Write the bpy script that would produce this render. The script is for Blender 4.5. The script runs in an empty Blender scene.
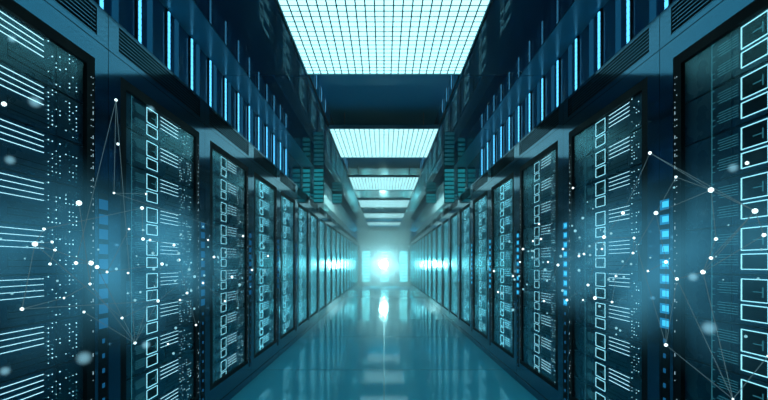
import bpy, math, random
from mathutils import Vector, Matrix

random.seed(7)
S = bpy.context.scene
COL = S.collection

# ------------------------------------------------------------------ dimensions
W = 1.25            # half width of the aisle (rack fronts)
HC = 1.106          # eye height
F = 430.0           # focal length in pixels of a 768 px wide frame
CEIL = 2.75
WU = 1.40           # half width between the clerestory walls above the racks
PITCH = 1.05
Y0 = 0.90           # near end of both rack rows
NRACK = 19
YEND = 21.6         # fronts of the cabinets closing the aisle
RT = 2.24           # rack height
ORD = ['nearest', 'second', 'third', 'fourth', 'fifth', 'sixth', 'seventh', 'eighth', 'ninth', 'tenth',
       'eleventh', 'twelfth', 'thirteenth', 'fourteenth', 'fifteenth', 'sixteenth', 'seventeenth',
       'eighteenth', 'nineteenth']

# ------------------------------------------------------------------ materials
def new_mat(name):
    m = bpy.data.materials.new(name)
    m.use_nodes = True
    nt = m.node_tree
    return m, nt, nt.nodes['Principled BSDF']

def gloss(name, col, rough=0.2, metal=0.0, ior=1.5, noise=0.0, scale=6.0, coat=0.0):
    """Painted or metal surface; a little procedural unevenness in the roughness."""
    m, nt, b = new_mat(name)
    b.inputs['Base Color'].default_value = (*col, 1)
    b.inputs['Metallic'].default_value = metal
    b.inputs['Roughness'].default_value = rough
    b.inputs['IOR'].default_value = ior
    if coat:
        b.inputs['Coat Weight'].default_value = coat
        b.inputs['Coat Roughness'].default_value = 0.03
    if noise:
        tc = nt.nodes.new('ShaderNodeTexCoord')
        n = nt.nodes.new('ShaderNodeTexNoise')
        n.inputs['Scale'].default_value = scale
        n.inputs['Detail'].default_value = 4
        mr = nt.nodes.new('ShaderNodeMapRange')
        mr.inputs['From Min'].default_value = 0.3
        mr.inputs['From Max'].default_value = 0.7
        mr.inputs['To Min'].default_value = max(0.0, rough - noise)
        mr.inputs['To Max'].default_value = rough + noise
        nt.links.new(tc.outputs['Object'], n.inputs['Vector'])
        nt.links.new(n.outputs['Fac'], mr.inputs['Value'])
        nt.links.new(mr.outputs['Result'], b.inputs['Roughness'])
    return m

def glow(name, col, strength, sample=False):
    m = bpy.data.materials.new(name)
    m.use_nodes = True
    nt = m.node_tree
    nt.nodes.clear()
    e = nt.nodes.new('ShaderNodeEmission')
    e.inputs['Color'].default_value = (*col, 1)
    e.inputs['Strength'].default_value = strength
    o = nt.nodes.new('ShaderNodeOutputMaterial')
    nt.links.new(e.outputs[0], o.inputs['Surface'])
    m.cycles.emission_sampling = 'AUTO' if sample else 'NONE'
    return m

def glass(name, tint, ior, rough=0.0):
    m = bpy.data.materials.new(name)
    m.use_nodes = True
    nt = m.node_tree
    nt.nodes.clear()
    t = nt.nodes.new('ShaderNodeBsdfTransparent')
    t.inputs['Color'].default_value = (*tint, 1)
    g = nt.nodes.new('ShaderNodeBsdfGlossy')
    g.inputs['Color'].default_value = (0.5, 0.92, 1, 1)
    g.inputs['Roughness'].default_value = rough
    fr = nt.nodes.new('ShaderNodeFresnel')
    ge = nt.nodes.new('ShaderNodeNewGeometry')          # same reflectance from both sides of a thin pane
    mr = nt.nodes.new('ShaderNodeMapRange')
    mr.inputs['To Min'].default_value = ior
    mr.inputs['To Max'].default_value = 1.0 / ior
    nt.links.new(ge.outputs['Backfacing'], mr.inputs['Value'])
    nt.links.new(mr.outputs['Result'], fr.inputs['IOR'])
    mx = nt.nodes.new('ShaderNodeMixShader')
    o = nt.nodes.new('ShaderNodeOutputMaterial')
    nt.links.new(fr.outputs[0], mx.inputs[0])
    nt.links.new(t.outputs[0], mx.inputs[1])
    nt.links.new(g.outputs[0], mx.inputs[2])
    nt.links.new(mx.outputs[0], o.inputs['Surface'])
    return m

M = {}
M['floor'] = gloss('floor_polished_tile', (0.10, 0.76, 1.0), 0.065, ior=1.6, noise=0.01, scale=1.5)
M['joint'] = gloss('floor_joint_metal', (0.25, 0.55, 0.6), 0.25, metal=0.6)
M['ceil'] = gloss('ceiling_dark_lacquer', (0.002, 0.05, 0.12), 0.025, ior=1.55, noise=0.0)
M['recess'] = gloss('ceiling_recess_lacquer', (0.03, 0.40, 0.62), 0.06, ior=1.45)
M['soffit'] = gloss('soffit_metal', (0.05, 0.30, 0.42), 0.24, ior=1.6, noise=0.03)
M['wall'] = gloss('wall_dark_lacquer', (0.003, 0.10, 0.24), 0.02, ior=1.7)
M['wallplain'] = gloss('wall_matt_teal', (0.02, 0.12, 0.15), 0.4, noise=0.05)
M['metal'] = gloss('rack_frame_metal', (0.015, 0.10, 0.17), 0.09, metal=0.9, ior=1.6, noise=0.02, scale=3)
M['black'] = gloss('black_powder_coat', (0.002, 0.005, 0.008), 0.6, ior=1.2, noise=0.05)
M['unit'] = gloss('server_front_plastic', (0.005, 0.06, 0.11), 0.28, ior=1.5, noise=0.05)
M['bezel'] = gloss('server_bezel_plastic', (0.003, 0.042, 0.078), 0.3, noise=0.05)
M['glass'] = glass('door_glass', (0.80, 0.93, 0.96), 1.25, 0.18)
M['chrome'] = gloss('steel_handle', (0.4, 0.5, 0.55), 0.2, metal=1.0)
M['line'] = glow('display_white', (0.60, 0.92, 1.0), 1.1)
M['square'] = glow('display_cyan_white', (0.42, 0.87, 1.0), 0.95)
M['dot'] = glow('display_dots', (0.55, 0.92, 1.0), 1.2)
M['dim'] = glow('display_dim_cyan', (0.10, 0.50, 0.62), 0.22)
M['blue'] = glow('status_blue', (0.01, 0.20, 0.42), 0.62)
M['bluecore'] = glow('status_blue_core', (0.04, 0.48, 0.80), 0.85)
M['bluedim'] = glow('status_blue_dim', (0.01, 0.13, 0.30), 0.42)
M['strip'] = glow('led_strip_blue_white', (0.09, 0.55, 1.0), 1.2, True)
M['stripdim'] = glow('led_strip_dim_blue', (0.01, 0.13, 0.28), 0.30)
M['cove'] = glow('reflection_streak_blue', (0.05, 0.30, 0.55), 0.6)
M['panel'] = glow('luminous_ceiling_diffuser', (0.40, 0.92, 1.0), 1.22, True)
M['grid'] = gloss('panel_grid_aluminium', (0.004, 0.03, 0.045), 0.5, metal=0.0)
M['rim'] = gloss('panel_rim_aluminium', (0.10, 0.28, 0.32), 0.3, metal=0.6)
M['column'] = glow('louvre_cyan_glow', (0.08, 0.75, 0.88), 8.0, True)
M['reflglow'] = glow('column_reflection_cyan', (0.01, 0.34, 0.42), 0.36)
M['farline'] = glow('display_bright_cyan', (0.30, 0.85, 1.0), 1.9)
M['lamp'] = glow('spotlight_lens', (0.32, 0.90, 0.97), 460.0, True)
M['glyph'] = glow('edge_glyphs', (0.5, 0.85, 1.0), 0.45)
M['faintnode'] = glow('network_node_faint', (0.30, 0.72, 0.85), 0.55)
M['node'] = glow('network_node_white', (0.70, 0.97, 1.0), 1.6)
M['link'] = glow('network_link', (0.35, 0.72, 0.85), 0.13)
M['orb'] = glow('loose_orb_pale_blue', (0.42, 0.75, 0.90), 0.6)

# ------------------------------------------------------------------ mesh helper
class MB:
    def __init__(self):
        self.v, self.f, self.mi, self.mats = [], [], [], []

    def mat(self, m):
        if m not in self.mats:
            self.mats.append(m)
        return self.mats.index(m)

    def box(self, x0, x1, y0, y1, z0, z1, m):
        k, i = self.mat(m), len(self.v)
        self.v += [(x0, y0, z0), (x1, y0, z0), (x1, y1, z0), (x0, y1, z0),
                   (x0, y0, z1), (x1, y0, z1), (x1, y1, z1), (x0, y1, z1)]
        for q in ((3, 2, 1, 0), (4, 5, 6, 7), (0, 1, 5, 4), (1, 2, 6, 5), (2, 3, 7, 6), (3, 0, 4, 7)):
            self.f.append([i + a for a in q])
            self.mi.append(k)
        return self

    def bar(self, p, q, r, m, n=5):
        p, q = Vector(p), Vector(q)
        d = (q - p).normalized()
        a = d.orthogonal().normalized()
        b = d.cross(a)
        k, i = self.mat(m), len(self.v)
        for c in (p, q):
            for j in range(n):
                t = 2 * math.pi * j / n
                self.v.append(tuple(c + a * (r * math.cos(t)) + b * (r * math.sin(t))))
        for j in range(n):
            self.f.append([i + j, i + (j + 1) % n, i + n + (j + 1) % n, i + n + j])
            self.mi.append(k)
        self.f.append([i + j for j in range(n)][::-1]); self.mi.append(k)
        self.f.append([i + n + j for j in range(n)]); self.mi.append(k)
        return self

    def ball(self, c, r, m, nu=12, nv=8):
        k, i = self.mat(m), len(self.v)
        self.v.append((c[0], c[1], c[2] - r))
        for a in range(1, nv):
            p = -math.pi / 2 + math.pi * a / nv
            for b in range(nu):
                t = 2 * math.pi * b / nu
                self.v.append((c[0] + r * math.cos(p) * math.cos(t), c[1] + r * math.cos(p) * math.sin(t), c[2] + r * math.sin(p)))
        self.v.append((c[0], c[1], c[2] + r))
        top = len(self.v) - 1
        for b in range(nu):
            self.f.append([i, i + 1 + (b + 1) % nu, i + 1 + b]); self.mi.append(k)
            for a in range(nv - 2):
                s = i + 1 + a * nu
                self.f.append([s + b, s + (b + 1) % nu, s + nu + (b + 1) % nu, s + nu + b]); self.mi.append(k)
            s = i + 1 + (nv - 2) * nu
            self.f.append([s + b, s + (b + 1) % nu, top]); self.mi.append(k)
        return self

    def lathe(self, axis_y, prof, m, n=32, c=(0, 0)):
        """Profile of (radius, y) turned round the y axis through (x, z) = c."""
        k, i = self.mat(m), len(self.v)
        for r, y in prof:
            for j in range(n):
                t = 2 * math.pi * j / n
                self.v.append((c[0] + r * math.cos(t), axis_y + y, c[1] + r * math.sin(t)))
        for a in range(len(prof) - 1):
            for j in range(n):
                self.f.append([i + a * n + j, i + a * n + (j + 1) % n, i + (a + 1) * n + (j + 1) % n, i + (a + 1) * n + j])
                self.mi.append(k)
        return self

    def mesh(self, name, smooth=False):
        me = bpy.data.meshes.new(name)
        me.from_pydata(self.v, [], self.f)
        for m in self.mats:
            me.materials.append(m)
        me.polygons.foreach_set('material_index', self.mi)
        if smooth:
            me.polygons.foreach_set('use_smooth', [True] * len(self.f))
        me.update()
        return me

    def build(self, name, parent=None, bevel=0.0, smooth=False):
        o = bpy.data.objects.new(name, self.mesh(name, smooth))
        COL.objects.link(o)
        if parent:
            o.parent = parent
        if bevel:
            b = o.modifiers.new('edge', 'BEVEL')
            b.width = bevel
            b.segments = 2
            b.limit_method = 'ANGLE'
        return o

def tag(o, label, cat, group=None):
    o['label'] = label
    o['category'] = cat
    o['kind'] = 'thing'
    if group:
        o['group'] = group
    return o

def thing(name, label, cat, loc=(0, 0, 0), rz=0.0, group=None):
    o = bpy.data.objects.new(name, None)
    COL.objects.link(o)
    o.empty_display_size = 0.1
    o.location = loc
    o.rotation_euler = (0, 0, rz)
    return tag(o, label, cat, group)

def struct(o):
    o['kind'] = 'structure'
    return o

CHILDREN = {}
def copy_tree(o, parent=None):
    if not CHILDREN or o not in CHILDREN:
        CHILDREN.clear()
        for q in bpy.data.objects:
            if q.parent:
                CHILDREN.setdefault(q.parent, []).append(q)
        CHILDREN.setdefault(o, [])
    kids = CHILDREN[o]
    c = o.copy()
    COL.objects.link(c)
    if parent:
        c.parent = parent
    for k in kids:
        CHILDREN.setdefault(k, [])
        copy_tree(k, c)
    return c

# ------------------------------------------------------------------ the setting
# floor: polished slabs with fine metal joints
b = MB()
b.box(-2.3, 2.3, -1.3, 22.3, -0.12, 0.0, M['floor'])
struct(b.build('floor'))
b = MB()
yj = 0.43
while yj < 21.5:
    b.box(-W - 0.0, W + 0.0, yj - 0.003, yj + 0.003, 0.0, 0.0012, M['joint'])
    yj += 2.03
b.box(-0.0025, 0.0025, -1.2, 21.5, 0.0, 0.0012, M['joint'])
struct(b.build('trim_1'))

# luminous panels sit in a recess along the middle of the ceiling
PH = 0.671                       # half width of a luminous panel
PANEL_Y = [2.32 + 2.925 * k for k in range(6)]
PLEN = 1.425
RZ = 3.02                        # top of the recess
b = MB()
joints = [-1.3, 0.85]
for y in PANEL_Y:
    joints += [y, y + PLEN]
joints += [22.3]
joints = sorted(joints)
G = 0.004
for s in (-1, 1):
    for a, c in zip(joints[:-1], joints[1:]):
        x0, x1 = sorted((s * (PH + 0.012), s * 1.185))
        b.box(x0, x1, a + G, c - G, CEIL, CEIL + 0.05, M['ceil'])
    x0, x1 = sorted((s * (PH + 0.012), s * 2.3))
    b.box(x0, x1, -1.3, 22.3, CEIL + 0.05, CEIL + 0.09, M['black'])
    x0, x1 = sorted((s * (PH + 0.012), s * (PH + 0.06)))
    b.box(x0, x1, -1.3, 22.3, CEIL + 0.09, RZ, M['recess'])
b.box(-PH - 0.06, PH + 0.06, -1.3, 22.3, RZ, RZ + 0.08, M['recess'])
struct(b.build('ceiling'))
for s, nm in ((-1, 'trim_2'), (1, 'trim_3')):
    b = MB()
    for a, c in zip(joints[:-1], joints[1:]):
        x0, x1 = sorted((s * 1.19, s * WU))
        b.box(x0, x1, a + G, c - G, CEIL - 0.003, CEIL + 0.05, M['soffit'])
    struct(b.build(nm))

for s, nm in ((-1, 'wall_left'), (1, 'wall_right')):
    b = MB()
    def bx(xa, xb, ya, yb, za, zb, m):
        x0, x1 = sorted((s * xa, s * xb))
        b.box(x0, x1, ya, yb, za, zb, m)
    bx(WU, WU + 0.12, -1.3, 22.3, RT + 0.004, CEIL + 0.05, M['wall'])       # clerestory above the racks
    bx(2.2, 2.3, -1.3, 22.3, 0.0, CEIL + 0.05, M['wallplain'])                # behind the racks
    struct(b.build(nm))
b = MB(); b.box(-2.2, 2.2, 22.1, 22.3, 0.0, CEIL + 0.05, M['wallplain']); struct(b.build('wall_far'))
b = MB(); b.box(-2.2, 2.2, -1.3, -1.2, 0.0, CEIL + 0.05, M['wallplain']); struct(b.build('wall_back'))

# ------------------------------------------------------------------ luminous ceiling panels
NX, NY = 22, 23
dif = MB().box(-PH + 0.006, PH - 0.006, 0.006, PLEN - 0.006, 0.012, 0.03, M['panel'])
grd = MB()
for i in range(1, NX):
    x = -PH + 2 * PH * i / NX
    grd.box(x - 0.0042, x + 0.0042, 0.008, PLEN - 0.008, 0.0095, 0.012, M['grid'])
for j in range(1, NY):
    y = PLEN * j / NY
    grd.box(-PH + 0.008, PH - 0.008, y - 0.0036, y + 0.0036, 0.0105, 0.012, M['grid'])
rim = MB()
rim.box(-PH, -PH + 0.008, 0, PLEN, 0.004, 0.05, M['rim']).box(PH - 0.008, PH, 0, PLEN, 0.004, 0.05, M['rim'])
rim.box(-PH + 0.008, PH - 0.008, 0, 0.008, 0.004, 0.05, M['rim']).box(-PH + 0.008, PH - 0.008, PLEN - 0.008, PLEN, 0.004, 0.05, M['rim'])
rim.box(-PH + 0.008, PH - 0.008, 0.008, PLEN - 0.008, 0.032, 0.05, M['black'])
p = thing('ceiling_light_panel', 'nearest glowing ceiling light panel, its square grid clearly visible', 'ceiling light',
          (0, PANEL_Y[0], CEIL), 0, 'luminous grid panels along the middle of the ceiling')
dif.build('diffuser', p)
grd.build('grid', p)
rim.build('frame', p)
for sx in (-0.5, 0.5):
    for sy in (0.2, PLEN - 0.2):
        MB().bar((sx, sy, 0.05), (sx, sy, RZ - CEIL), 0.006, M['rim'], 8).build('hanger', p)
for k in range(1, 6):
    c = copy_tree(p)
    c.location = (0, PANEL_Y[k], CEIL)
    c['label'] = ['', 'second glowing ceiling light panel from the camera, just beyond the big gridded one',
                  'third glowing ceiling light panel from the camera', 'fourth glowing ceiling light panel from the camera',
                  'fifth glowing ceiling light panel from the camera, second from the far end',
                  'farthest and smallest glowing ceiling light panel, above the end cabinets'][k]

# ------------------------------------------------------------------ LED strips above the racks
def led_strip():
    t = thing('led_strip', '', 'LED strip light')
    z0, z1 = RT + 0.03, CEIL - 0.016
    MB().box(0.0, 0.010, -0.02, 0.02, z0 - 0.01, z1 + 0.01, M['black']).build('housing', t)
    tb = MB()
    n = 14
    for i in range(n):
        a = z0 + (z1 - z0) * i / n
        tb.box(0.010, 0.018, -0.0085, 0.0085, a, a + (z1 - z0) / n * 0.86, M['strip'])
    tb.build('tube', t)
    d = MB().box(0.0, 0.008, 0.10, 0.145, z0 - 0.01, z1 + 0.01, M['stripdim']).build('companion_panel', t)
    d['label'] = 'dim blue companion strip'
    return t
ls = led_strip()
first = True
for s, side in ((-1, 'left'), (1, 'right')):
    for k in range(14):
        y = 1.78 + 0.331 * k
        o = ls if first else copy_tree(ls)
        first = False
        o.location = (s * WU, y, 0)
        if s > 0:
            o.scale = (-1, 1, 1)
        o['group'] = 'vertical LED strips above the %s rack row' % side
        if k == 13:
            o['label'] = 'farthest vertical blue-white LED strip above the %s racks' % side
        else:
            o['label'] = '%s vertical blue-white LED strip%s above the %s racks' % (ORD[k], '' if k == 0 else ' from the camera', side)

# dim glowing strips added for LED reflection streaks on the recess sides, between panels
def led_streak_stand_in():
    t = thing('led_streak_stand_in', '', 'LED strip light')
    MB().box(0.0, 0.006, -0.014, 0.014, CEIL + 0.10, RZ - 0.01, M['black']).build('housing', t)
    MB().box(0.006, 0.012, -0.007, 0.007, CEIL + 0.105, RZ - 0.015, M['cove']).build('tube', t)
    return t
cs = led_streak_stand_in()
first = True
GAPS = [('first and second', PANEL_Y[0] + PLEN), ('second and third', PANEL_Y[1] + PLEN)]
for gi, (gn, gy) in enumerate(GAPS):
    for s, side in ((-1, 'left'), (1, 'right')):
        for k in range(4):
            o = cs if first else copy_tree(cs)
            first = False
            o.location = (s * (PH + 0.012), gy + 0.22 + 0.331 * k, 0)
            if s > 0:
                o.scale = (-1, 1, 1)
            o['label'] = '%s dim stand-in LED reflection on %s recess side between %s ceiling panels' % (ORD[k], side, gn)
            o['group'] = 'stand-in LED reflections in the ceiling recess'

# ------------------------------------------------------------------ server racks
HWD = 0.523          # half width of a rack
OH = 0.435           # half width of the door opening
OZ0, OZ1 = 0.194, 1.996
UT, UP, NU = 1.960, 0.1785, 10
GX = -0.012          # glass plane behind the frame face

def unit_meshes():
    body = MB()
    body.box(-0.50, -0.072, -0.428, 0.428, 0.0035, UP - 0.0035, M['unit'])
    # raised bezel plates with dark gaps between them
    body.box(-0.072, -0.069, -0.424, -0.150, 0.006, UP - 0.006, M['bezel'])
    body.box(-0.072, -0.069, 0.245, 0.424, 0.006, UP - 0.006, M['bezel'])
    body.box(-0.072, -0.070, 0.03, 0.225, 0.018, 0.075, M['bezel'])
    body.box(-0.072, -0.0695, 0.03, 0.225, 0.028, 0.032, M['black'])
    body.box(-0.072, -0.0695, 0.03, 0.225, 0.050, 0.053, M['black'])
    def outline(m, y0, y1, z0, z1, t, mat):
        m.box(-0.069, -0.0665, y0, y1, z0, z0 + t, mat).box(-0.069, -0.0665, y0, y1, z1 - t, z1, mat)
        m.box(-0.069, -0.0665, y0, y0 + t, z0 + t, z1 - t, mat).box(-0.069, -0.0665, y1 - t, y1, z0 + t, z1 - t, mat)
    big, small = MB(), MB()
    for m_, (z0, z1) in ((big, (UP - 0.093, UP - 0.013)), (small, (UP - 0.160, UP - 0.104))):
        m_.box(-0.072, -0.069, -0.128, -0.002, z0, z1, M['black'])
        outline(m_, -0.124, -0.014, z0, z1, 0.003, M['square'])
    # a small bracket drawn inside the large square
    big.box(-0.069, -0.067, -0.075, -0.035, UP - 0.058, UP - 0.0555, M['dim']).box(-0.069, -0.067, -0.0375, -0.035, UP - 0.075, UP - 0.04, M['dim'])
    lines = MB()
    for i in range(4):
        z = UP - 0.0165 - 0.0215 * i
        lines.box(-0.0715, -0.0685, 0.024, 0.232, z - 0.00075, z + 0.00075, M['line'])
    fine = MB()
    for g in (0, 1):
        for i in range(5):
            z = UP - 0.03 - 0.075 * g - 0.0095 * i
            fine.box(-0.069, -0.0675, -0.235 + 0.02 * random.random(), -0.138, z - 0.0009, z + 0.0009, M['dim'])
    fine.box(-0.069, -0.0675, -0.262, -0.2595, 0.0, UP, M['dim'])
    for i in range(8):
        z = UP * (i + 0.5) / 8
        if i % 3:
            fine.box(-0.069, -0.0675, -0.262, -0.245, z - 0.001, z + 0.001, M['dim'])
    dots = []
    for v in range(5):
        d = MB()
        for c in range(8):
            y = 0.252 + 0.0195 * c + (0.012 if c > 3 else 0)
            r0 = random.randint(0, 2)
            for r in range(r0, 10):
                if random.random() < (0.62 if c in (0, 2, 5, 7) else 0.42):
                    z = UP - 0.010 - 0.0165 * r
                    h = random.choice((0.0012, 0.0015, 0.0019))
                    d.box(-0.069, -0.067, y - h, y + h, z - h, z + h, M['dot'] if random.random() < 0.6 else M['dim'])
        dots.append(d)
    return body, big, small, lines, fine, dots
uB, uBig, uSmall, uLines, uFine, uDots = unit_meshes()
ME_B = uB.mesh('server_unit'); ME_BIG = uBig.mesh('large_square_display'); ME_SM = uSmall.mesh('small_square_display')
ME_LN = uLines.mesh('line_display'); ME_FN = uFine.mesh('circuit_display'); ME_DT = [d.mesh('dot_matrix') for d in uDots]

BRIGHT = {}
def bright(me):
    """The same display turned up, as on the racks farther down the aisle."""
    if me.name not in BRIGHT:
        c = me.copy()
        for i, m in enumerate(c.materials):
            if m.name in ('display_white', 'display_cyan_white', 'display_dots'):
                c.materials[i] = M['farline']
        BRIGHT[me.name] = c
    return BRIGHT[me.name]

def add(name, me, parent, z=0.0, y=0.0):
    o = bpy.data.objects.new(name, me)
    COL.objects.link(o)
    o.parent = parent
    o.location = (0, y, z)
    return o

def make_rack(bar_side):
    t = thing('server_rack', '', 'server rack')
    # cabinet shell
    c = MB()
    c.box(-0.80, -0.02, -HWD, -HWD + 0.02, 0.07, RT - 0.01, M['black']).box(-0.80, -0.02, HWD - 0.02, HWD, 0.07, RT - 0.01, M['black'])
    c.box(-0.80, -0.02, -HWD + 0.02, HWD - 0.02, RT - 0.03, RT - 0.01, M['black']).box(-0.80, -0.02, -HWD + 0.02, HWD - 0.02, 0.07, 0.09, M['black'])
    c.box(-0.80, -0.78, -HWD + 0.02, HWD - 0.02, 0.09, RT - 0.03, M['black'])
    c.build('cabinet', t)
    MB().box(-0.78, 0.0, -HWD, HWD, 0.0, 0.066, M['metal']).build('plinth', t, 0.004)
    # front frame round the door
    f = MB()
    f.box(-0.02, 0.0, -HWD, -OH, 0.07, 2.075, M['metal']).box(-0.02, 0.0, OH, HWD, 0.07, 2.075, M['metal'])
    f.box(-0.02, 0.0, -OH, OH, OZ1, 2.075, M['metal']).box(-0.02, 0.0, -OH, OH, 0.07, OZ0, M['metal'])
    f.build('front_frame', t)
    r = MB()                                             # flat black border of the recessed door
    r.box(-0.0185, -0.0015, -OH, -OH + 0.048, OZ0, OZ1, M['black']).box(-0.0185, -0.0015, OH - 0.048, OH, OZ0, OZ1, M['black'])
    r.box(-0.0185, -0.0015, -OH + 0.048, OH - 0.048, OZ1 - 0.042, OZ1, M['black']).box(-0.0185, -0.0015, -OH + 0.048, OH - 0.048, OZ0, OZ0 + 0.028, M['black'])
    r.build('door_gasket', t)
    # header with louvred vent
    h = MB()
    h.box(-0.02, 0.0, -HWD, HWD, 2.079, 2.102, M['metal']).box(-0.02, 0.0, -HWD, HWD, 2.222, RT, M['metal'])
    h.box(-0.02, 0.0, -HWD, -HWD + 0.075, 2.102, 2.222, M['metal']).box(-0.02, 0.0, HWD - 0.075, HWD, 2.102, 2.222, M['metal'])
    h.build('header', t)
    g = MB()
    g.box(-0.034, -0.03, -HWD + 0.07, HWD - 0.07, 2.098, 2.226, M['black'])
    for i in range(7):
        z = 2.106 + 0.017 * i
        g.box(-0.014, -0.003, -HWD + 0.076, HWD - 0.076, z, z + 0.0035, M['metal'])
    g.build('vent_grille', t)
    d = MB().box(GX - 0.002, GX + 0.002, -OH + 0.0482, OH - 0.0482, OZ0 + 0.0282, OZ1 - 0.0422, M['glass']).build('glass_door', t)
    hs = -bar_side
    hb = MB()
    hb.box(GX + 0.0021, GX + 0.010, hs * 0.365 - 0.008, hs * 0.365 + 0.008, 1.02, 1.20, M['black'])
    hb.build('handle', d)
    # status bar on the frame and glyph column on the door edge
    sb = MB()
    y = bar_side * 0.488
    z = 0.16
    while z < 1.40:
        low = z < 0.78
        w, hgt = (0.008, 0.020) if low else (0.030, 0.044)
        sb.box(0.0, 0.0035, y - w, y + w, z, z + hgt, M['bluedim'] if low or bar_side > 0 else M['blue'])
        if not low and bar_side < 0:
            sb.box(0.0035, 0.0045, y - 0.012, y + 0.030, z + 0.010, z + hgt - 0.008, M['bluecore'])
        z += 0.066
    sb.box(0.0, 0.0015, y - 0.031, y + 0.031, 0.15, 1.42, M['black'])
    sb.build('status_light_bar', t)['label'] = 'segmented blue status light bar'
    gl = MB()
    yy = bar_side * 0.424
    z = 0.24
    rr = random.Random(3)
    while z < 1.93:
        if rr.random() < 0.7:
            gl.box(-0.0015, 0.0002, yy - 0.0009, yy + 0.0009, z, z + rr.choice((0.003, 0.003, 0.008, 0.014)), M['glyph'])
        if rr.random() < 0.4:
            gl.box(-0.0015, 0.0002, yy - bar_side * 0.012 - 0.0015, yy - bar_side * 0.012 + 0.0015, z, z + 0.003, M['glyph'])
        z += 0.026
    gl.build('indicator_column', t)
    sh = -0.05 if bar_side > 0 else 0.02
    for u in range(NU):
        o = add('server_unit', ME_B, t, UT - UP * (u + 1))
        o.location.x = 0.048
        add('large_square_display', ME_BIG, o, 0, sh)
        add('small_square_display', ME_SM, o, 0, sh)
        add('line_display', ME_LN, o, 0, sh)
        add('circuit_display', ME_FN, o, 0, sh)
        add('dot_matrix', ME_DT[(u * 3 + 1) % 5], o, 0, sh)
    return t

for s, side in ((-1, 'left'), (1, 'right')):
    rk = make_rack(1 if s < 0 else -1)
    for k in range(NRACK):
        o = rk if k == 0 else copy_tree(rk)
        o.location = (s * W, Y0 + PITCH * (k + 0.5), 0)
        o.rotation_euler = (0, 0, 0 if s < 0 else math.pi)
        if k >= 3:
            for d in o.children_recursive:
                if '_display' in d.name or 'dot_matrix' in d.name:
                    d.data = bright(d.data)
        o['group'] = 'server racks lining the %s side of the aisle' % side
        if k == 0:
            o['label'] = 'nearest glass-door server rack on the %s, cut off by the photo edge' % side
        elif k == NRACK - 1:
            o['label'] = 'last glass-door server rack of the %s row, beside the far end wall' % side
        else:
            o['label'] = '%s glass-door server rack from the camera in the %s row' % (ORD[k], side)

# ------------------------------------------------------------------ cabinets closing the aisle, lamp
def end_cabinet():
    t = thing('end_cabinet', '', 'cabinet')
    c = MB()
    c.box(-0.415, 0.415, 0.02, 0.45, 0.06, 2.06, M['wallplain'])
    c.box(-0.415, 0.415, 0.03, 0.45, 0.0, 0.06, M['black'])
    c.build('body', t, 0.006)
    f = MB()
    f.box(-0.41, -0.20, 0.0, 0.02, 0.07, 2.05, M['metal']).box(0.20, 0.41, 0.0, 0.02, 0.07, 2.05, M['metal'])
    f.box(-0.20, 0.20, 0.0, 0.02, 1.82, 2.05, M['metal']).box(-0.20, 0.20, 0.0, 0.02, 0.07, 0.22, M['metal'])
    f.build('front_frame', t)
    l = MB()
    l.box(-0.195, 0.195, 0.012, 0.02, 0.225, 1.815, M['black'])
    for i in range(10):
        z = 0.24 + 0.157 * i
        l.box(-0.19, 0.19, 0.003, 0.012, z, z + 0.085, M['column'])
    l.build('glowing_louvre', t)
    return t
ec = end_cabinet()
for k, (x, w) in enumerate(((-0.90, 'left'), (0.04, 'middle'), (0.98, 'right'))):
    o = ec if k == 0 else copy_tree(ec)
    o.location = (x, YEND, 0)
    o['group'] = 'cabinets closing the far end of the aisle'
    o['label'] = {'left': 'far end cabinet with cyan louvres, left of the dazzling lamp', 'middle': 'far end cabinet with cyan louvres, directly behind the dazzling lamp',
                  'right': 'far end cabinet with cyan louvres, right of the dazzling lamp'}[w]
LR = 0.20
# dim cyan glowing pieces added as stand-ins for the end cabinets' column reflections
def reflection_stand_in(w, h):
    t = thing('column_reflection_stand_in', '', 'stand-in reflection', group='cyan stand-ins for column reflections above the rack tops')
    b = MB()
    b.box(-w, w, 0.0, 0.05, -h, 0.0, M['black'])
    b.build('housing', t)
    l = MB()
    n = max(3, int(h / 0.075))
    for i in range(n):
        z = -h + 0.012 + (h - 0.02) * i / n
        l.box(-w + 0.006, w - 0.006, -0.006, 0.0, z, z + (h - 0.02) / n * 0.72, M['reflglow'])
    l.build('reflected_slats', t)
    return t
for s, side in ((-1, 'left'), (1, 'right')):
    for x, y, w, h, lab in ((1.315, 7.30, 0.065, 0.50, 'dim cyan stand-in for a column reflection, tucked against the wall above the %s racks'),
                            (1.11, 7.30, 0.085, 0.60, 'tallest dim cyan stand-in for a column reflection, hanging from the ceiling above the %s racks'),
                            (1.08, 9.90, 0.115, 0.24, 'short dim cyan stand-in for a column reflection, hanging farther back above the %s racks')):
        o = reflection_stand_in(w, h)
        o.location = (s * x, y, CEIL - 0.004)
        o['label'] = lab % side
lamp = thing('globe_lamp', 'round dazzling white lamp shining down the aisle from the far end', 'lamp', (-0.02, YEND - 0.42, 0))
prof = [(LR * math.sin(math.pi * i / 16), -LR * math.cos(math.pi * i / 16)) for i in range(17)]
MB().lathe(0, prof, M['lamp'], c=(0, HC - 0.02)).build('globe', lamp, smooth=True)
MB().lathe(0.0, [(0.0, LR + 0.03), (LR * 0.7, LR + 0.02), (LR + 0.02, LR * 0.6), (LR + 0.03, 0.06), (LR + 0.02, 0.06), (LR + 0.006, LR * 0.6),
                 (LR * 0.7, LR + 0.008), (0.0, LR + 0.016)], M['black'], c=(0, HC - 0.02)).build('back_shield', lamp, smooth=True)  # black shell added behind the globe to keep its light off the cabinets
st = MB()
st.bar((0, 0.12, 0.02), (0, 0.12, HC - 0.02 - LR - 0.004), 0.02, M['black'], 10)
st.box(-0.16, 0.16, -0.08, 0.20, 0.0, 0.02, M['black'])
st.build('stand', lamp)

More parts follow.
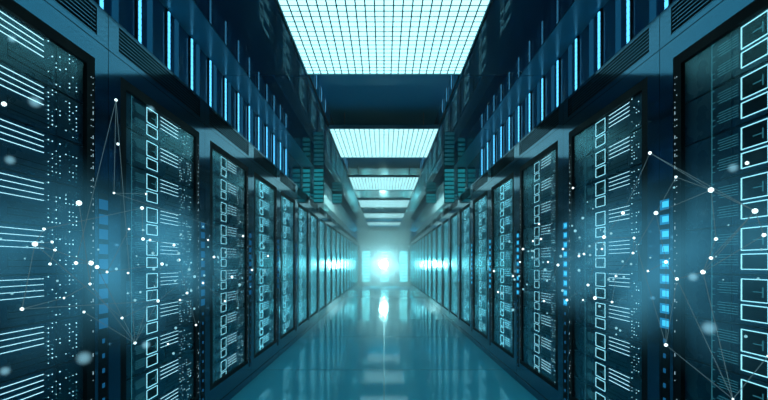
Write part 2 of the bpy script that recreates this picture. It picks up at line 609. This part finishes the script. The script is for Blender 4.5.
# ------------------------------------------------------------------ floating light network
def at(px, py, lat):
    """Point seen at pixel (px, py) that stands lat metres to the side of the aisle's middle."""
    dx = px - 384.0
    y = F * lat / abs(dx)
    return Vector((math.copysign(lat, dx), y, HC + (264.0 - py) / F * y))

NODES_L = [(4, 104, 2.6, .98), (116, 100, 1.6, 1.05), (118, 144, 1.5, 1.05), (35, 244, 2.9, 1.0), (79, 203, 3.0, 1.0), (91, 263, 2.7, 1.02),
           (97, 267, 2.2, 1.02), (135, 343, 1.6, 1.08), (158, 301, 1.7, 1.08), (142, 208, 1.9, 1.08), (44, 229, 1.6, 1.0), (22, 309, 2.0, 1.0),
           (76, 263, 2.0, 1.0), (90, 284, 1.5, 1.02), (114, 193, 1.2, 1.05), (146, 194, 1.1, 1.08), (162, 264, 1.7, 1.08), (122, 318, 1.4, 1.05),
           (107, 272, 1.4, 1.05), (143, 239, 1.8, 1.08), (174, 245, 1.5, 1.1), (84, 312, 1.4, 1.0), (150, 240, 1.3, 1.1), (187, 293, 1.4, 1.1),
           (179, 260, 1.5, 1.1), (214, 257, 1.4, 1.12), (232, 277, 1.4, 1.12), (203, 283, 1.3, 1.12), (243, 236, 1.2, 1.12), (252, 270, 1.2, 1.12),
           (225, 301, 1.1, 1.12), (196, 325, 1.2, 1.1), (128, 273, 1.2, 1.05), (129, 229, 1.2, 1.05), (52, 242, 1.5, 1.0), (55, 250, 1.5, 1.0),
           (50, 264, 1.5, 1.0), (64, 298, 1.2, 1.0), (180, 300, 1.2, 1.1), (268, 256, 1.1, 1.12), (168, 344, 1.0, 1.1), (208, 240, 1.1, 1.12)]
LINKS_L = [(4, 44), (44, 3), (3, 5), (4, 13), (13, 5), (1, 12), (1, 7), (1, 14), (14, 15), (14, 28), (3, 11), (11, 8), (5, 6), (6, 7), (7, 8), (7, 16),
           (7, 21), (10, 3), (10, 9), (3, 34), (34, 35), (35, 36), (12, 5), (13, 7), (8, 25), (25, 26), (16, 19), (19, 20), (20, 24), (24, 23),
           (6, 18), (18, 16), (18, 33), (9, 19), (25, 28), (26, 29), (22, 20), (27, 26), (29, 39), (30, 27), (31, 23), (13, 37), (37, 11), (3, 17), (17, 8)]
NODES_R = [(650, 153, 1.9, 1.05), (676, 177, 1.5, 1.05), (711, 190, 3.0, 1.0), (755, 211, 3.0, .98), (703, 272, 2.6, 1.0), (677, 279, 1.9, 1.03),
           (666, 345, 2.0, 1.05), (623, 213, 1.9, 1.08), (604, 237, 2.0, 1.08), (567, 300, 1.4, 1.1), (588, 285, 1.5, 1.1), (595, 298, 2.0, 1.1),
           (656, 213, 2.3, 1.05), (711, 258, 2.0, 1.0), (716, 239, 1.9, 1.0), (634, 238, 1.4, 1.06), (666, 262, 2.0, 1.05), (747, 163, 2.0, .98),
           (579, 256, 1.4, 1.1), (584, 254, 1.3, 1.1), (633, 253, 1.4, 1.06), (612, 302, 1.3, 1.08), (648, 271, 1.2, 1.05), (573, 188, 1.2, 1.1),
           (558, 265, 1.5, 1.12), (541, 239, 1.2, 1.12), (523, 249, 1.3, 1.12), (494, 271, 1.2, 1.14), (533, 241, 1.1, 1.12), (544, 301, 1.2, 1.12),
           (513, 276, 1.1, 1.12), (539, 224, 1.1, 1.12), (616, 276, 1.3, 1.08), (498, 292, 1.1, 1.14), (563, 249, 1.2, 1.12), (602, 249, 1.2, 1.08),
           (764, 235, 2.2, .98), (520, 262, 1.0, 1.12), (583, 300, 1.0, 1.1), (768, 356, 1.2, .98), (733, 399, 1.2, .98), (548, 262, 1.1, 1.12)]
LINKS_R = [(0, 7), (0, 3), (1, 2), (1, 12), (2, 3), (2, 0), (3, 36), (4, 3), (4, 14), (14, 2), (5, 4), (5, 16), (16, 12), (16, 6), (6, 15), (6, 40),
           (40, 39), (40, 4), (40, 5), (7, 8), (8, 15), (8, 18), (18, 19), (19, 8), (10, 9), (10, 8), (11, 10), (15, 20), (20, 12), (13, 3), (5, 6),
           (21, 11), (24, 25), (25, 28), (24, 18), (26, 27), (26, 31), (24, 29), (34, 19), (8, 35), (32, 20), (32, 21), (30, 26), (33, 27), (24, 8),
           (12, 2), (22, 16), (37, 30), (41, 24), (36, 4)]

def network(name, label, nodes, links):
    pts = [at(x, y, lat) for x, y, r, lat in nodes]
    t = thing(name, label, 'light network', tuple(sum(pts, Vector()) / len(pts)))
    org = Vector(t.location)
    for (x, y, r, lat), p in zip(nodes, pts):
        rad = r * (p.y) / F * 0.82
        o = MB().ball((0, 0, 0), rad, M['node']).build('node', t, smooth=True)
        o.location = p - org
    sg = -1 if nodes[0][0] < 384 else 1
    rn = random.Random(11 + sg)
    for i in range(52):
        lat = rn.uniform(0.95, 1.15)
        dx = rn.choice((rn.uniform(110, 384), rn.uniform(110, 250)))
        p = at(384 + sg * dx, 262 + rn.gauss(0, 30), lat)
        o = MB().ball((0, 0, 0), rn.uniform(0.6, 1.5) * p.y / F, M['faintnode'], 8, 6).build('node', t, smooth=True)
        o.location = p - org
        o['label'] = 'small dim node'
    for a, c in links:
        if a >= len(pts) or c >= len(pts):
            continue
        p, q = pts[a], pts[c]
        if (p - q).length < 0.01:
            continue
        d = (q - p)
        o = MB().bar(-d / 2, d / 2, 0.00085, M['link']).build('link', t)
        o.location = (p + q) / 2 - org
    return t
network('light_network', 'web of white glowing dots and thin lines floating before the left racks', NODES_L, LINKS_L)
network('light_network', 'web of white glowing dots and thin lines floating before the right racks', NODES_R, LINKS_R)

def mist(sg, side):
    m = bpy.data.materials.new('network_mist')
    m.use_nodes = True
    t = m.node_tree
    t.nodes.clear()
    tc = t.nodes.new('ShaderNodeTexCoord')
    n = t.nodes.new('ShaderNodeTexNoise')
    n.inputs['Scale'].default_value = 3.0
    n.inputs['Detail'].default_value = 2.0
    mp = t.nodes.new('ShaderNodeMapping')
    mp.inputs['Scale'].default_value = (0.0, 0.62, 2.3)
    ln = t.nodes.new('ShaderNodeVectorMath'); ln.operation = 'LENGTH'
    f1 = t.nodes.new('ShaderNodeMapRange')
    f1.interpolation_type = 'SMOOTHSTEP'
    f1.inputs['From Min'].default_value = 1.0
    f1.inputs['From Max'].default_value = 0.1
    f2 = t.nodes.new('ShaderNodeMapRange')
    f2.inputs['From Min'].default_value = 0.35
    f2.inputs['From Max'].default_value = 0.75
    f2.inputs['To Min'].default_value = 0.15
    f2.inputs['To Max'].default_value = MIST
    mu = t.nodes.new('ShaderNodeMath'); mu.operation = 'MULTIPLY'
    e = t.nodes.new('ShaderNodeEmission')
    e.inputs['Color'].default_value = (0.08, 0.40, 0.60, 1)
    o = t.nodes.new('ShaderNodeOutputMaterial')
    L = t.links.new
    L(tc.outputs['Object'], n.inputs['Vector']); L(tc.outputs['Object'], mp.inputs['Vector'])
    L(mp.outputs[0], ln.inputs[0]); L(ln.outputs['Value'], f1.inputs['Value'])
    L(n.outputs['Fac'], f2.inputs['Value'])
    L(f1.outputs[0], mu.inputs[0]); L(f2.outputs[0], mu.inputs[1]); L(mu.outputs[0], e.inputs['Strength'])
    L(e.outputs[0], o.inputs['Volume'])
    h = MB().box(-0.10, 0.10, -1.6, 1.6, -0.42, 0.42, m).build('glowing_mist')
    h.location = (sg * 1.12, 1.85, HC)
    h['kind'] = 'stuff'
    h['label'] = 'faint blue glowing mist around the dotted web on the %s racks' % side
    h['category'] = 'mist'
MIST = 1.35
mist(-1, 'left')
mist(1, 'right')

# loose pale orbs nearer the camera (soft because they are out of focus)
ORBS = [(35, 102, 5.0, .62, 'pale blurred orb floating over the white line displays, upper left'),
        (10, 160, 4.0, .62, 'pale blurred orb at the left photo edge, below the bright node'),
        (12, 39, 3.0, .62, 'small pale blurred orb in the top left corner'),
        (84, 358, 6.0, .60, 'large pale blurred orb low beside the second left rack'),
        (5, 371, 4.0, .62, 'pale blurred orb at the bottom left edge'),
        (146, 345, 3.6, .62, 'pale blurred orb beside the lowest left square displays'),
        (151, 109, 2.8, .62, 'pale blurred orb above the topmost square display of the second left rack'),
        (709, 328, 6.0, .60, 'large pale blurred orb low over the nearest right rack'),
        (693, 277, 4.0, .62, 'pale blurred orb left of the bright node on the nearest right rack'),
        (733, 168, 4.0, .62, 'dim blurred orb high left of the right square displays')]
def orb_mat(r, k):
    m = bpy.data.materials.new('orb_glow')
    m.use_nodes = True
    t = m.node_tree
    t.nodes.clear()
    tc = t.nodes.new('ShaderNodeTexCoord')
    ln = t.nodes.new('ShaderNodeVectorMath'); ln.operation = 'LENGTH'
    f = t.nodes.new('ShaderNodeMapRange'); f.interpolation_type = 'SMOOTHSTEP'
    f.inputs['From Min'].default_value = 1.0
    f.inputs['From Max'].default_value = 0.25
    f.inputs['To Max'].default_value = k / r
    e = t.nodes.new('ShaderNodeEmission')
    e.inputs['Color'].default_value = (0.30, 0.68, 0.85, 1)
    o = t.nodes.new('ShaderNodeOutputMaterial')
    t.links.new(tc.outputs['Object'], ln.inputs[0]); t.links.new(ln.outputs['Value'], f.inputs['Value'])
    t.links.new(f.outputs[0], e.inputs['Strength']); t.links.new(e.outputs[0], o.inputs['Volume'])
    return m
for x, y, r, lat, lab in ORBS:
    p = at(x, y, lat)
    rad = r * p.y / F * 1.5
    o = MB().ball((0, 0, 0), 1.0, orb_mat(rad, 0.27), 24, 14).build('glowing_orb', smooth=True)
    o.location = p
    o.scale = (rad, rad, rad)
    tag(o, lab, 'light orb', 'loose blurred orbs floating in the aisle')

# ------------------------------------------------------------------ haze, world, camera
w = bpy.data.worlds.new('haze')
S.world = w
w.use_nodes = True
nt = w.node_tree
nt.nodes['Background'].inputs['Color'].default_value = (0, 0, 0, 1)
nt.nodes['Background'].inputs['Strength'].default_value = 0
vs = nt.nodes.new('ShaderNodeVolumeScatter')
vs.inputs['Color'].default_value = (0.85, 0.97, 1.0, 1)
vs.inputs['Density'].default_value = 0.014
vs.inputs['Anisotropy'].default_value = 0.1
nt.links.new(vs.outputs[0], nt.nodes['World Output'].inputs['Volume'])

def haze(y0, y1, dens, lab):
    m = bpy.data.materials.new('far_haze')
    m.use_nodes = True
    t = m.node_tree
    t.nodes.clear()
    v = t.nodes.new('ShaderNodeVolumeScatter')
    v.inputs['Color'].default_value = (0.85, 0.97, 1.0, 1)
    v.inputs['Density'].default_value = dens
    o = t.nodes.new('ShaderNodeOutputMaterial')
    t.links.new(v.outputs[0], o.inputs['Volume'])
    h = MB().box(-W + 0.006, W - 0.006, y0, y1, 0.006, CEIL - 0.006, m).build('haze')
    h['kind'] = 'stuff'
    h['label'] = lab
    h['category'] = 'haze'
haze(6.0, 18.8, 0.062, 'thin teal haze hanging in the far half of the aisle')
haze(18.805, YEND - 0.01, 0.40, 'dense bright haze around the dazzling lamp at the far end')

cam_d = bpy.data.cameras.new('camera')
cam = bpy.data.objects.new('camera', cam_d)
COL.objects.link(cam)
cam.location = (0, 0, HC)
cam.rotation_euler = (math.pi / 2, 0, 0)
cam_d.sensor_width = 36.0
cam_d.lens = F / 768 * 36.0
cam_d.shift_y = 64.0 / 768
cam_d.clip_start = 0.02
cam_d.dof.use_dof = True
cam_d.dof.focus_distance = 2.3
cam_d.dof.aperture_fstop = 4.0
S.camera = cam

S.cycles.max_bounces = 8
S.cycles.glossy_bounces = 5
S.cycles.diffuse_bounces = 3
S.cycles.transparent_max_bounces = 12
S.cycles.sample_clamp_indirect = 4.0
S.cycles.use_denoising = True
S.view_settings.view_transform = 'Standard'
S.view_settings.look = 'None'
S.view_settings.gamma = 1.0
S.view_settings.use_curve_mapping = False
S.view_settings.exposure = 0.68
